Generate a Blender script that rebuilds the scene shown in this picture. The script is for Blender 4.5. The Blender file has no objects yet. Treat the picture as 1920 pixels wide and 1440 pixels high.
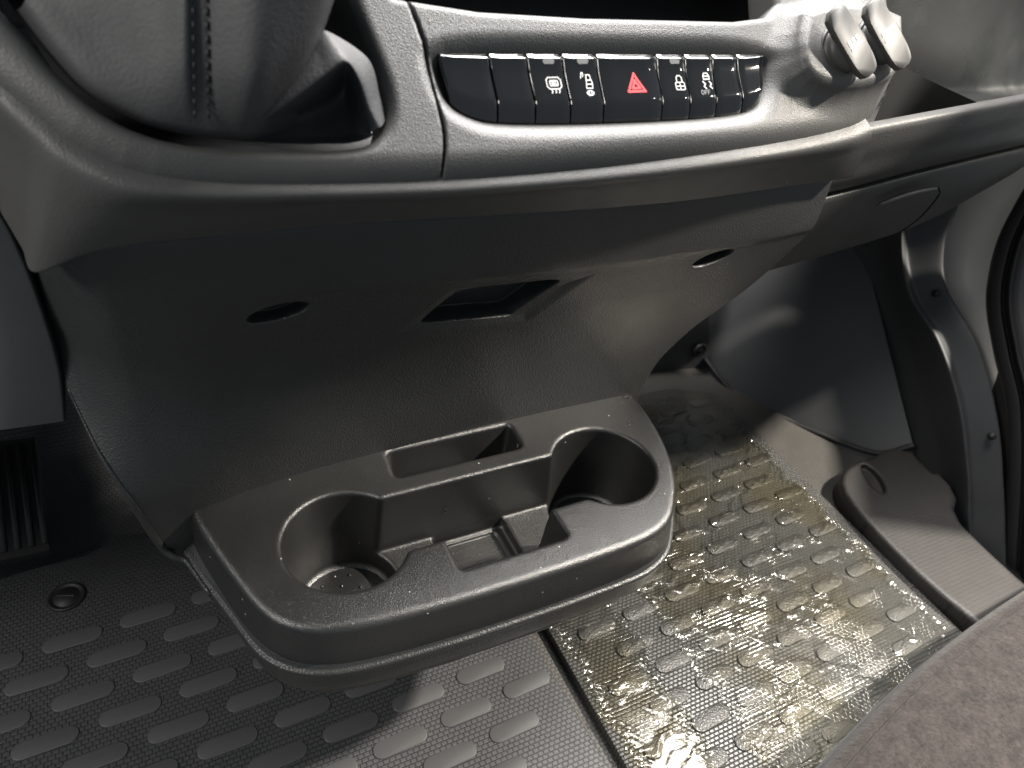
import bpy, bmesh, math, random
import numpy as np
from mathutils import Matrix, Vector

random.seed(7); rng = np.random.default_rng(7)
scene = bpy.context.scene
COL = scene.collection

# ------------------------------------------------------------------ camera
FPX = 1385.0
_X = np.array([3040, -620, FPX]); _X /= np.linalg.norm(_X)
_Y = np.array([-881, -1226, FPX]); _Y -= _X * (_X @ _Y); _Y /= np.linalg.norm(_Y)
_Z = np.cross(_X, _Y)
R = np.stack([_X, _Y, _Z]); CAM = np.array([0, 0, .75])
cd = bpy.data.cameras.new('camera'); cam = bpy.data.objects.new('camera', cd); COL.objects.link(cam)
cd.sensor_fit = 'HORIZONTAL'; cd.sensor_width = 36; cd.lens = 36 * FPX / 1920
cd.clip_start = .02; cd.clip_end = 50
_m = np.eye(4); _m[:3, 0] = R[:, 0]; _m[:3, 1] = -R[:, 1]; _m[:3, 2] = -R[:, 2]; _m[:3, 3] = CAM
cam.matrix_world = Matrix(_m.tolist())
cd.dof.use_dof = True; cd.dof.focus_distance = .62; cd.dof.aperture_fstop = 7.5
scene.camera = cam
scene.view_settings.view_transform = 'Standard'; scene.view_settings.look = 'None'
scene.view_settings.gamma = 1; scene.view_settings.exposure = 0.0
scene.cycles.max_bounces = 8; scene.cycles.transparent_max_bounces = 12
scene.cycles.use_denoising = True

# ------------------------------------------------------------------ light: a vehicle cab standing in a hall
w = bpy.data.worlds.new('World'); scene.world = w; w.use_nodes = True
w.node_tree.nodes['Background'].inputs[0].default_value = (.80, .90, 1.0, 1)
w.node_tree.nodes['Background'].inputs[1].default_value = .29

def area(name, loc, target, size, energy, color, size_y=None, spread=180):
    l = bpy.data.lights.new(name, 'AREA'); o = bpy.data.objects.new(name, l); COL.objects.link(o)
    l.shape = 'RECTANGLE' if size_y else 'DISK'; l.size = size
    if size_y: l.size_y = size_y
    l.energy = energy; l.color = color; l.spread = math.radians(spread)
    o.location = loc
    o.rotation_euler = (Vector(target) - Vector(loc)).to_track_quat('-Z', 'Y').to_euler()
    return o
LD = np.array([.94, -.33, 1.0])
kp = np.array([.35, .35, .2]) + LD * 1.6
sl_ = bpy.data.lights.new('hall_lamp', 'SPOT'); so_ = bpy.data.objects.new('hall_lamp', sl_); COL.objects.link(so_)
sl_.energy = 560; sl_.color = (1.0, .925, .82); sl_.shadow_soft_size = .05; sl_.spot_size = math.radians(37); sl_.spot_blend = .25
so_.location = kp; so_.rotation_euler = (Vector((.58, .26, -.12)) - Vector(kp)).to_track_quat('-Z', 'Y').to_euler()
area('windscreen_light', (.70, .76, 1.40), (.36, .42, .63), 1.0, 64, (1.0, .97, .94), .4)
area('driver_window_light', (-1.15, .22, 1.40), (.0, .40, .3), .55, 17, (1.0, .96, .90), .4)

# ------------------------------------------------------------------ helpers
def ray(px, py): return R @ np.array([(px - 960) / FPX, (py - 720) / FPX, 1.])
def at(ax, v, px, py):
    r = ray(px, py); i = 'xyz'.index(ax); return CAM + r * ((v - CAM[i]) / r[i])
def atplane(p0, n, px, py):
    p0 = np.array(p0); n = np.array(n); r = ray(px, py)
    return CAM + r * ((n @ (p0 - CAM)) / (n @ r))
S2 = 2 ** -.5
FO = np.array([0, .365, .585]); FU = np.array([1., 0, 0]); FV = np.array([0, S2, S2]); FN = np.array([0, -S2, S2])
def fp(u, v, n=0.): return FO + FU * u + FV * v + FN * n          # point on the inclined dash face
def uv(px, py, n=0.):
    q = atplane(FO + FN * n, FN, px, py) - FO
    return np.array([q @ FU, q @ FV])

def pchip(xs, ys, x):
    xs = np.asarray(xs, float); ys = np.asarray(ys, float); x = np.asarray(x, float)
    h = np.diff(xs); d = np.diff(ys) / h
    m = np.zeros(len(xs)); m[0] = d[0]; m[-1] = d[-1]
    for i in range(1, len(xs) - 1):
        if d[i - 1] * d[i] > 0:
            w1 = 2 * h[i] + h[i - 1]; w2 = h[i] + 2 * h[i - 1]
            m[i] = (w1 + w2) / (w1 / d[i - 1] + w2 / d[i])
    k = np.clip(np.searchsorted(xs, x) - 1, 0, len(xs) - 2)
    t = np.clip((x - xs[k]) / h[k], -5, 5); t = np.clip(t, 0, 1)
    return ((1 + 2 * t) * (1 - t) ** 2 * ys[k] + t * (1 - t) ** 2 * h[k] * m[k]
            + t * t * (3 - 2 * t) * ys[k + 1] + t * t * (t - 1) * h[k] * m[k + 1])

def crom(P, n):
    """smooth curve through the points P, n samples"""
    P = np.asarray(P, float); K = len(P)
    m = np.zeros_like(P); m[1:-1] = (P[2:] - P[:-2]) / 2; m[0] = P[1] - P[0]; m[-1] = P[-1] - P[-2]
    dl = np.linalg.norm(np.diff(P, axis=0), axis=-1); mn = np.minimum(dl[1:], dl[:-1]); ml = np.linalg.norm(m[1:-1], axis=-1)
    m[1:-1] *= np.minimum(1, 1.1 * mn / (ml + 1e-12))[..., None]
    s = np.linspace(0, K - 1, n); k = np.minimum(s.astype(int), K - 2); t = (s - k).reshape((-1,) + (1,) * (P.ndim - 1))
    return ((1 + 2 * t) * (1 - t) ** 2 * P[k] + t * (1 - t) ** 2 * m[k] + t * t * (3 - 2 * t) * P[k + 1] + t * t * (t - 1) * m[k + 1])

def patch(G, nu, nv):
    """G[rows][cols] control points -> dense smooth grid"""
    G = np.array(G, float)
    A = crom(G, nu)
    return np.swapaxes(crom(np.swapaxes(A, 0, 1), nv), 0, 1)

def smooth(me, angle=None):
    me.polygons.foreach_set('use_smooth', np.ones(len(me.polygons), bool)); me.update()
    if angle:
        me.set_sharp_from_angle(angle=math.radians(angle))

def obj(name, V, F, mat, parent=None, sharp=None, flat=False):
    me = bpy.data.meshes.new(name); me.from_pydata(np.asarray(V).tolist(), [], [list(f) for f in F])
    if not flat: smooth(me, sharp)
    me.materials.append(mat)
    o = bpy.data.objects.new(name, me); COL.objects.link(o)
    if parent: o.parent = parent
    return o
def copy(o, parent, mw):
    c = o.copy(); COL.objects.link(c); c.parent = parent; c.matrix_world = mw; return c
def gridf(nu, nv, close=False, off=0):
    F = []
    for i in range(nu - 1):
        for j in range(nv if close else nv - 1):
            k = (j + 1) % nv
            F.append((off + i * nv + j, off + i * nv + k, off + (i + 1) * nv + k, off + (i + 1) * nv + j))
    return F
def grid(name, P, mat, parent=None, close=False, sharp=None, flip=False):
    P = np.asarray(P); nu, nv = P.shape[:2]
    F = gridf(nu, nv, close)
    if flip: F = [f[::-1] for f in F]
    return obj(name, P.reshape(-1, 3), F, mat, parent, sharp)
def empty(name, loc=(0, 0, 0)):
    o = bpy.data.objects.new(name, None); COL.objects.link(o); o.empty_display_size = .05; return o
def tag(o, label=None, cat=None, group=None, kind=None):
    if label: o['label'] = label
    if cat: o['category'] = cat
    if group: o['group'] = group
    if kind: o['kind'] = kind
    return o
def tube(path, r, n=10, close=False):
    P = np.asarray(path, float); N = len(P); V = []
    for i in range(N):
        a = P[i - 1] if (i or close) else P[i]; b = P[(i + 1) % N] if (close or i < N - 1) else P[i]
        t = b - a; t /= np.linalg.norm(t) + 1e-12
        s = np.cross(t, [0, 0, 1.]); 
        if np.linalg.norm(s) < 1e-6: s = np.array([1., 0, 0])
        s /= np.linalg.norm(s); q = np.cross(s, t)
        rr = r[i] if hasattr(r, '__len__') else r
        for k in range(n):
            a_ = 2 * math.pi * k / n; V.append(P[i] + rr * (math.cos(a_) * s + math.sin(a_) * q))
    F = []
    for i in range(N if close else N - 1):
        for k in range(n):
            i2 = (i + 1) % N; k2 = (k + 1) % n
            F.append((i * n + k, i * n + k2, i2 * n + k2, i2 * n + k))
    if not close:
        F.append(list(range(n))[::-1]); F.append([(N - 1) * n + k for k in range(n)])
    return np.array(V), F

# ---- implicit solids with rounded edges, polygonised by surface nets
def poly2(pts):
    P = np.asarray(pts, float); Q = np.roll(P, -1, 0)
    def f(x, y):
        x, y = np.broadcast_arrays(x, y); sh = x.shape; x = x.ravel(); y = y.ravel()
        d = np.full(x.shape, 1e9); s = np.zeros(x.shape, bool)
        for (ax, ay), (bx, by) in zip(P, Q):
            ex, ey = bx - ax, by - ay; wx, wy = x - ax, y - ay
            t = np.clip((wx * ex + wy * ey) / (ex * ex + ey * ey + 1e-18), 0, 1)
            d = np.minimum(d, (wx - t * ex) ** 2 + (wy - t * ey) ** 2)
            c1 = (y >= ay) & (y < by) & (ex * wy - ey * wx > 0); c2 = (y < ay) & (y >= by) & (ex * wy - ey * wx < 0)
            s ^= (c1 | c2)
        return (np.where(s, -1, 1) * np.sqrt(d)).reshape(sh)
    return f
def chaikin(P, it=2):
    P = np.asarray(P, float)
    for _ in range(it):
        Q = np.roll(P, -1, 0); P = np.stack([.75 * P + .25 * Q, .25 * P + .75 * Q], 1).reshape(-1, 2)
    return P
def rI(a, b, r): return np.minimum(-r, np.maximum(a, b)) + np.sqrt(np.maximum(r + a, 0) ** 2 + np.maximum(r + b, 0) ** 2)
def rU(a, b, r): return -rI(-a, -b, r)
def box2(x, y, x0, x1, y0, y1, r=0.):
    qx = np.abs(x - (x0 + x1) / 2) - (x1 - x0) / 2 + r; qy = np.abs(y - (y0 + y1) / 2) - (y1 - y0) / 2 + r
    return np.sqrt(np.maximum(qx, 0) ** 2 + np.maximum(qy, 0) ** 2) + np.minimum(np.maximum(qx, qy), 0) - r

def surfnet(f, lo, hi, h):
    ax = [np.arange(l, u + h, h) for l, u in zip(lo, hi)]
    D = f(ax[0][:, None, None], ax[1][None, :, None], ax[2][None, None, :])
    D = np.ascontiguousarray(np.broadcast_to(D, tuple(len(a) for a in ax)))
    n = np.array(D.shape); S = D < 0
    c = [S[i:n[0] - 1 + i, j:n[1] - 1 + j, k:n[2] - 1 + k] for i in (0, 1) for j in (0, 1) for k in (0, 1)]
    tot = sum(x.astype(np.int8) for x in c); act = (tot > 0) & (tot < 8)
    idx = np.argwhere(act); vid = -np.ones(act.shape, np.int64); vid[act] = np.arange(len(idx))
    acc = np.zeros((len(idx), 3)); cnt = np.zeros(len(idx))
    cor = [(i, j, k) for i in (0, 1) for j in (0, 1) for k in (0, 1)]
    for a in cor:
        for axis in range(3):
            if a[axis]: continue
            b = list(a); b[axis] = 1
            da = D[idx[:, 0] + a[0], idx[:, 1] + a[1], idx[:, 2] + a[2]]; db = D[idx[:, 0] + b[0], idx[:, 1] + b[1], idx[:, 2] + b[2]]
            m = (da < 0) != (db < 0); t = np.where(m, da / np.where(m, da - db, 1), 0)
            p = np.tile(np.array(a, float), (len(idx), 1)); p[:, axis] += t
            acc += p * m[:, None]; cnt += m
    V = np.array(lo) + (idx + acc / cnt[:, None]) * h
    F = []
    for axis in range(3):
        o1, o2 = [(1, 2), (2, 0), (0, 1)][axis]
        sl0 = [slice(None)] * 3; sl1 = [slice(None)] * 3; sl0[axis] = slice(0, -1); sl1[axis] = slice(1, None)
        ch = S[tuple(sl0)] != S[tuple(sl1)]
        e = np.argwhere(ch); e = e[(e[:, o1] > 0) & (e[:, o2] > 0) & (e[:, o1] < n[o1] - 1) & (e[:, o2] < n[o2] - 1)]
        ins = S[e[:, 0], e[:, 1], e[:, 2]]
        q = []
        for d1, d2 in ((-1, -1), (0, -1), (0, 0), (-1, 0)):
            g = e.copy(); g[:, o1] += d1; g[:, o2] += d2; q.append(vid[g[:, 0], g[:, 1], g[:, 2]])
        q = np.stack(q, 1); q[~ins] = q[~ins][:, ::-1]; F.append(q)
    F = np.concatenate(F); F = F[(F >= 0).all(1)]
    for _ in range(2):                                    # settle the points on the surface
        g = np.zeros_like(V); e_ = h * .15
        f0 = f(V[:, 0], V[:, 1], V[:, 2])
        for k in range(3):
            W = V.copy(); W[:, k] += e_; g[:, k] = (f(W[:, 0], W[:, 1], W[:, 2]) - f0) / e_
        st = f0[:, None] * g / (np.sum(g * g, 1)[:, None] + 1e-9)
        ln = np.linalg.norm(st, axis=1)[:, None]; V -= st * np.minimum(1, h * .5 / (ln + 1e-12))
    return V, F

# ------------------------------------------------------------------ materials
def nodes(name):
    m = bpy.data.materials.new(name); m.use_nodes = True; nt = m.node_tree
    b = nt.nodes['Principled BSDF']; return m, nt, b
def N(nt, t, **k):
    n = nt.nodes.new(t)
    for a, v in k.items():
        if a in n.inputs.keys(): n.inputs[a].default_value = v
        else: setattr(n, a, v)
    return n
def L(nt, a, b): nt.links.new(a, b)

def plastic(name, base, rough=.5, grain=800, bump=.25, dist=.0004, spec=.5, var=.12, dust=0., grain2=None):
    m, nt, b = nodes(name)
    tc = N(nt, 'ShaderNodeTexCoord')
    vo = N(nt, 'ShaderNodeTexVoronoi', feature='SMOOTH_F1'); vo.inputs['Scale'].default_value = grain; vo.inputs['Smoothness'].default_value = .6
    wp = N(nt, 'ShaderNodeTexNoise'); wp.inputs['Scale'].default_value = grain * .4; wp.inputs['Detail'].default_value = 2
    mv = N(nt, 'ShaderNodeMixRGB', blend_type='ADD'); mv.inputs['Fac'].default_value = 1
    sc = N(nt, 'ShaderNodeVectorMath', operation='SCALE'); sc.inputs['Scale'].default_value = 1.2 / grain
    L(nt, tc.outputs['Object'], wp.inputs['Vector']); L(nt, wp.outputs['Color'], sc.inputs[0])
    L(nt, tc.outputs['Object'], mv.inputs[1]); L(nt, sc.outputs[0], mv.inputs[2]); L(nt, mv.outputs[0], vo.inputs['Vector'])
    bp = N(nt, 'ShaderNodeBump'); bp.inputs['Strength'].default_value = bump; bp.inputs['Distance'].default_value = dist
    L(nt, vo.outputs['Distance'], bp.inputs['Height']); L(nt, bp.outputs[0], b.inputs['Normal'])
    n1 = N(nt, 'ShaderNodeTexNoise'); n1.inputs['Scale'].default_value = 14; n1.inputs['Detail'].default_value = 5; n1.inputs['Roughness'].default_value = .65
    L(nt, tc.outputs['Object'], n1.inputs['Vector'])
    mr = N(nt, 'ShaderNodeMapRange'); mr.inputs['From Min'].default_value = .3; mr.inputs['From Max'].default_value = .7
    mr.inputs['To Min'].default_value = rough - var * .6; mr.inputs['To Max'].default_value = rough + var * .6
    L(nt, n1.outputs['Fac'], mr.inputs['Value']); L(nt, mr.outputs[0], b.inputs['Roughness'])
    cr = N(nt, 'ShaderNodeMixRGB'); c = np.array(base)
    cr.inputs[1].default_value = (*(c * (1 - var)), 1); cr.inputs[2].default_value = (*(c * (1 + var)), 1)
    L(nt, n1.outputs['Fac'], cr.inputs['Fac'])
    out = cr.outputs[0]
    if dust:
        dv = N(nt, 'ShaderNodeTexVoronoi'); dv.inputs['Scale'].default_value = 130; L(nt, tc.outputs['Object'], dv.inputs['Vector'])
        lt = N(nt, 'ShaderNodeMath', operation='LESS_THAN'); lt.inputs[1].default_value = .10; L(nt, dv.outputs['Distance'], lt.inputs[0])
        sp = N(nt, 'ShaderNodeSeparateColor'); L(nt, dv.outputs['Color'], sp.inputs[0])
        g2 = N(nt, 'ShaderNodeMath', operation='GREATER_THAN'); g2.inputs[1].default_value = 1 - dust; L(nt, sp.outputs[0], g2.inputs[0])
        mu = N(nt, 'ShaderNodeMath', operation='MULTIPLY'); L(nt, lt.outputs[0], mu.inputs[0]); L(nt, g2.outputs[0], mu.inputs[1])
        mx = N(nt, 'ShaderNodeMixRGB'); mx.inputs[2].default_value = (.45, .42, .37, 1)
        L(nt, mu.outputs[0], mx.inputs['Fac']); L(nt, out, mx.inputs[1]); out = mx.outputs[0]
    L(nt, out, b.inputs['Base Color'])
    b.inputs['Specular IOR Level'].default_value = spec
    return m
def plain(name, base, rough=.5, spec=.5, coat=0):
    m, nt, b = nodes(name); b.inputs['Base Color'].default_value = (*base, 1); b.inputs['Roughness'].default_value = rough
    b.inputs['Specular IOR Level'].default_value = spec; b.inputs['Coat Weight'].default_value = coat; b.inputs['Coat Roughness'].default_value = .03
    return m

M_DASH = plastic('dash_plastic', (.062, .061, .059), .48, 1250, .55, .0004)
M_CONS = plastic('console_plastic', (.0200, .0207, .0208), .43, 750, .55, .0006, spec=.6)
M_TRAY = plastic('tray_plastic', (.0135, .0136, .0134), .34, 1500, .75, .00030, spec=.95, dust=.10)
M_GLOVE = plastic('glove_plastic', (.045, .044, .042), .48, 900, .5, .0005, dust=.03)
M_SHELF = plastic('shelf_plastic', (.022, .023, .022), .34, 1500, .3, .0003, var=.35)
M_SMOOTH = plastic('smooth_dark_plastic', (.062, .063, .066), .55, 1800, .15, .0002)
M_KICK = plastic('kick_plastic', (.035, .036, .038), .5, 1200, .3, .0003)
M_BLACK = plain('black_rubber', (.012, .012, .013), .55)
M_VOID = plain('shade_and_seam_black', (.010, .010, .010), .8, .1)  # near-black colour standing in for shade, and for the dark handle seam
M_GLOSS = plain('gloss_black', (.004, .004, .004), .07, .6, 1.0)
M_WHITE = plain('white_print', (.72, .70, .68), .5)
M_RED = plain('red_print', (.75, .03, .045), .4)
M_PAINT = plain('grey_white_paint', (.74, .72, .68), .35)
M_LEATHER = plastic('gaiter_leather', (.046, .046, .048), .62, 500, .35, .0005)
M_CAP = plastic('cap_plastic', (.042, .0405, .038), .5, 1500, .15, .0002)

def brick_mat(name, base, rough, bw, bh, bump=.5, dist=.0008, mortar=.18, tint=None, var=.2, offset=.5, spec=.5, msm=.7, dark=.6):
    m, nt, b = nodes(name); tc = N(nt, 'ShaderNodeTexCoord')
    br = N(nt, 'ShaderNodeTexBrick'); br.offset = offset; br.inputs['Scale'].default_value = 1
    br.inputs['Brick Width'].default_value = bw; br.inputs['Row Height'].default_value = bh; br.inputs['Mortar Size'].default_value = bh * mortar
    br.inputs['Mortar Smooth'].default_value = .7
    br.inputs['Color1'].default_value = br.inputs['Color2'].default_value = (1, 1, 1, 1); br.inputs['Mortar'].default_value = (0, 0, 0, 1)
    L(nt, tc.outputs['Object'], br.inputs['Vector'])
    bp = N(nt, 'ShaderNodeBump'); bp.inputs['Strength'].default_value = bump; bp.inputs['Distance'].default_value = dist
    L(nt, br.outputs['Color'], bp.inputs['Height']); L(nt, bp.outputs[0], b.inputs['Normal'])
    n1 = N(nt, 'ShaderNodeTexNoise'); n1.inputs['Scale'].default_value = 22; n1.inputs['Detail'].default_value = 6; n1.inputs['Roughness'].default_value = .7
    L(nt, tc.outputs['Object'], n1.inputs['Vector'])
    cr = N(nt, 'ShaderNodeMixRGB'); c = np.array(base); cr.inputs[1].default_value = (*(c * (1 - var)), 1); cr.inputs[2].default_value = (*(c * (1 + var)), 1)
    L(nt, n1.outputs['Fac'], cr.inputs['Fac'])
    mm = N(nt, 'ShaderNodeMixRGB', blend_type='MULTIPLY'); mm.inputs['Fac'].default_value = dark
    L(nt, cr.outputs[0], mm.inputs[1]); L(nt, br.outputs['Color'], mm.inputs[2]); L(nt, mm.outputs[0], b.inputs['Base Color'])
    br.inputs['Mortar Smooth'].default_value = msm
    mr = N(nt, 'ShaderNodeMapRange'); mr.inputs['To Min'].default_value = rough - .12; mr.inputs['To Max'].default_value = rough + .12
    L(nt, n1.outputs['Fac'], mr.inputs['Value']); L(nt, mr.outputs[0], b.inputs['Roughness'])
    b.inputs['Specular IOR Level'].default_value = spec
    return m
M_MAT = brick_mat('ribbed_rubber', (.062, .063, .066), .45, .0062, .0047, .6, .0009)
M_PAD = plastic('pad_rubber', (.066, .066, .068), .5, 1500, .25, .0003)
M_MAT2 = brick_mat('ribbed_rubber_wrapped', (.076, .075, .070), .34, .0062, .0042, 1.0, .0013, .26, spec=.8, msm=1.0, dark=.3)
M_PAD2 = plastic('pad_rubber_wrapped', (.034, .033, .030), .36, 700, 1.0, .0006, spec=.7)
M_SILL = brick_mat('sill_plastic', (.027, .0245, .023), .5, .011, .0055, .35, .0006, .10, var=.35)
M_FLOOR = brick_mat('ribbed_vinyl', (.075, .071, .064), .5, .006, .0045, .4, .0006, .2)

def film_mat():
    m, nt, b = nodes('clear_film'); out = nt.nodes['Material Output']; nt.nodes.remove(b)
    tc = N(nt, 'ShaderNodeTexCoord')
    # creases: stretched noise ridges, and the rubber's relief showing where the film clings
    mp = N(nt, 'ShaderNodeMapping'); mp.inputs['Rotation'].default_value = (0, 0, .35); mp.inputs['Scale'].default_value = (70, 190, 90)
    L(nt, tc.outputs['Object'], mp.inputs['Vector'])
    n1 = N(nt, 'ShaderNodeTexNoise'); n1.inputs['Scale'].default_value = 1; n1.inputs['Detail'].default_value = 6; n1.inputs['Roughness'].default_value = .62; n1.inputs['Distortion'].default_value = 1.4
    L(nt, mp.outputs[0], n1.inputs['Vector'])
    ab = N(nt, 'ShaderNodeMath', operation='SUBTRACT'); ab.inputs[1].default_value = .5; L(nt, n1.outputs['Fac'], ab.inputs[0])
    ab2 = N(nt, 'ShaderNodeMath', operation='ABSOLUTE'); L(nt, ab.outputs[0], ab2.inputs[0])
    br = N(nt, 'ShaderNodeTexBrick'); br.inputs['Scale'].default_value = 1
    br.inputs['Brick Width'].default_value = .0062; br.inputs['Row Height'].default_value = .0047; br.inputs['Mortar Size'].default_value = .0009; br.inputs['Mortar Smooth'].default_value = .8
    br.inputs['Color1'].default_value = br.inputs['Color2'].default_value = (1, 1, 1, 1); br.inputs['Mortar'].default_value = (0, 0, 0, 1)
    L(nt, tc.outputs['Object'], br.inputs['Vector'])
    n2 = N(nt, 'ShaderNodeTexNoise'); n2.inputs['Scale'].default_value = 17; n2.inputs['Detail'].default_value = 3
    L(nt, tc.outputs['Object'], n2.inputs['Vector'])
    cl = N(nt, 'ShaderNodeMapRange'); cl.inputs['From Min'].default_value = .42; cl.inputs['From Max'].default_value = .56; L(nt, n2.outputs['Fac'], cl.inputs['Value'])
    mu = N(nt, 'ShaderNodeMath', operation='MULTIPLY'); L(nt, br.outputs['Color'], mu.inputs[0]); L(nt, cl.outputs[0], mu.inputs[1])
    b1 = N(nt, 'ShaderNodeBump'); b1.inputs['Strength'].default_value = .9; b1.inputs['Distance'].default_value = .00005; L(nt, ab2.outputs[0], b1.inputs['Height'])
    b2 = N(nt, 'ShaderNodeBump'); b2.inputs['Strength'].default_value = .5; b2.inputs['Distance'].default_value = .0004; L(nt, mu.outputs[0], b2.inputs['Height']); L(nt, b1.outputs[0], b2.inputs['Normal'])
    gl = N(nt, 'ShaderNodeBsdfGlossy'); gl.inputs['Roughness'].default_value = .13; gl.inputs['Color'].default_value = (1, .98, .93, 1); L(nt, b2.outputs[0], gl.inputs['Normal'])
    tr = N(nt, 'ShaderNodeBsdfTransparent')
    n3 = N(nt, 'ShaderNodeTexNoise'); n3.inputs['Scale'].default_value = 6; n3.inputs['Detail'].default_value = 2; L(nt, tc.outputs['Object'], n3.inputs['Vector'])
    tn = N(nt, 'ShaderNodeMapRange'); tn.inputs['From Min'].default_value = .42; tn.inputs['From Max'].default_value = .6; L(nt, n3.outputs['Fac'], tn.inputs['Value'])
    tm = N(nt, 'ShaderNodeMixRGB'); tm.inputs[1].default_value = (.94, .94, .92, 1); tm.inputs[2].default_value = (.95, .915, .80, 1)
    L(nt, tn.outputs[0], tm.inputs['Fac']); L(nt, tm.outputs[0], tr.inputs['Color'])
    fr = N(nt, 'ShaderNodeFresnel'); fr.inputs['IOR'].default_value = 1.5; L(nt, b2.outputs[0], fr.inputs['Normal'])
    fm = N(nt, 'ShaderNodeMapRange'); fm.inputs['To Min'].default_value = .03; fm.inputs['To Max'].default_value = .5; L(nt, fr.outputs[0], fm.inputs['Value'])
    mx = N(nt, 'ShaderNodeMixShader'); L(nt, fm.outputs[0], mx.inputs['Fac']); L(nt, tr.outputs[0], mx.inputs[1]); L(nt, gl.outputs[0], mx.inputs[2])
    L(nt, mx.outputs[0], out.inputs['Surface'])
    return m
M_FILM = film_mat()

def fabric_mat():
    m, nt, b = nodes('seat_fabric'); tc = N(nt, 'ShaderNodeTexCoord')
    n1 = N(nt, 'ShaderNodeTexNoise'); n1.inputs['Scale'].default_value = 260; n1.inputs['Detail'].default_value = 4; n1.inputs['Roughness'].default_value = .7
    n2 = N(nt, 'ShaderNodeTexNoise'); n2.inputs['Scale'].default_value = 70; n2.inputs['Detail'].default_value = 3
    for n in (n1, n2): L(nt, tc.outputs['Object'], n.inputs['Vector'])
    ad = N(nt, 'ShaderNodeMath', operation='MULTIPLY_ADD'); L(nt, n2.outputs['Fac'], ad.inputs[0]); ad.inputs[1].default_value = .6; L(nt, n1.outputs['Fac'], ad.inputs[2])
    mr = N(nt, 'ShaderNodeMapRange'); mr.inputs['From Min'].default_value = .55; mr.inputs['From Max'].default_value = 1.05; L(nt, ad.outputs[0], mr.inputs['Value'])
    cr = N(nt, 'ShaderNodeMixRGB'); cr.inputs[1].default_value = (.019, .0162, .0158, 1); cr.inputs[2].default_value = (.053, .0455, .0425, 1)
    L(nt, mr.outputs[0], cr.inputs['Fac']); L(nt, cr.outputs[0], b.inputs['Base Color'])
    b.inputs['Roughness'].default_value = .95; b.inputs['Specular IOR Level'].default_value = .1; b.inputs['Sheen Weight'].default_value = .15
    bp = N(nt, 'ShaderNodeBump'); bp.inputs['Strength'].default_value = .5; bp.inputs['Distance'].default_value = .002
    L(nt, ad.outputs[0], bp.inputs['Height']); L(nt, bp.outputs[0], b.inputs['Normal'])
    return m
M_FABRIC = fabric_mat()

# ------------------------------------------------------------------ floor
fl = obj('floor', [(-.9, -.6, -.012), (.95, -.6, -.012), (.95, .42, -.012), (1.25, .42, -.012), (1.25, 1.3, -.012), (-.9, 1.3, -.012)], [(0, 1, 2, 3, 4, 5)], M_FLOOR)
sw = obj('sill_shade_sheet', [(.9, -.6, -.08), (1.4, -.6, -.08), (1.4, .5, -.08), (.9, .5, -.08)], [(0, 1, 2, 3)], M_VOID)  # black sheet added where shade hides the ground beside the sill
tag(sw, 'black sheet standing in for shade beside the sill plate', 'floor', kind='structure')
tag(fl, 'ribbed grey vinyl cab floor under the rubber mats', 'floor', kind='structure')

def prism(outline, z0, z1, bev):
    """closed flat slab with a rounded upper edge; outline counter-clockwise"""
    P = np.asarray(outline, float); n = len(P)
    t = np.roll(P, -1, 0) - np.roll(P, 1, 0); t /= np.linalg.norm(t, axis=1)[:, None] + 1e-12
    nrm = np.stack([t[:, 1], -t[:, 0]], 1)
    rings = [(0, z0), (0, z1 - bev)] + [(-bev * (1 - math.cos(a)), z1 - bev + bev * math.sin(a)) for a in (math.pi / 6, math.pi / 3, math.pi / 2)]
    V = []
    for o_, z in rings: V += [(*q, z) for q in P + nrm * o_]
    F = gridf(len(rings), n, True); F.append([(len(rings) - 1) * n + k for k in range(n)])
    return np.array(V), F

def pad_shape(Lh, Wh, H):
    pts = []
    for c, a0 in ((Lh - Wh, -90), (-(Lh - Wh), 90)):
        for k in range(9):
            a = math.radians(a0 + 180 * k / 8); pts.append((c + Wh * math.cos(a), Wh * math.sin(a)))
    return prism(pts, -.001, H, min(.0012, H * .8))

# left mat
def mat_mesh(outline, z1=0.): return prism(outline, -.010, z1, .002)
V, F = mat_mesh([(-.55, -.15), (.318, -.15), (.322, .25), (.314, .40), (.310, .60), (.29, .665), (.20, .69), (-.10, .69), (-.30, .67), (-.55, .66)])
mat_l = obj('floor_mat', V, F, M_MAT, sharp=40)
tag(mat_l, 'uncovered black ribbed rubber floor mat under the cup holder and driver side', 'floor mat')
V, F = pad_shape(.0285, .0094, .0014)
pad0 = None
a_ = np.array([.0735, .0040]); b_ = np.array([.0405, -.0335]); base_ = np.array([.096, .368])
def put_pads(mat, base, a, b, test, src, angle, mt):
    first = None
    for i in range(-12, 13):
        for j in range(-14, 15):
            p = base + a * i + b * j
            if not test(p): continue
            if first is None:
                first = obj('pad', *src, mt, mat, sharp=35); o = first
            else:
                o = first.copy(); COL.objects.link(o); o.parent = mat
            o.location = (p[0], p[1], 0); o.rotation_euler = (0, 0, angle + random.uniform(-.02, .02))
put_pads(mat_l, base_, a_, b_, lambda p: -.26 < p[0] < .285 and .10 < p[1] < .605 and not (p[0] < -.11 and p[1] > .57), (V, F), .02, M_PAD)
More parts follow.
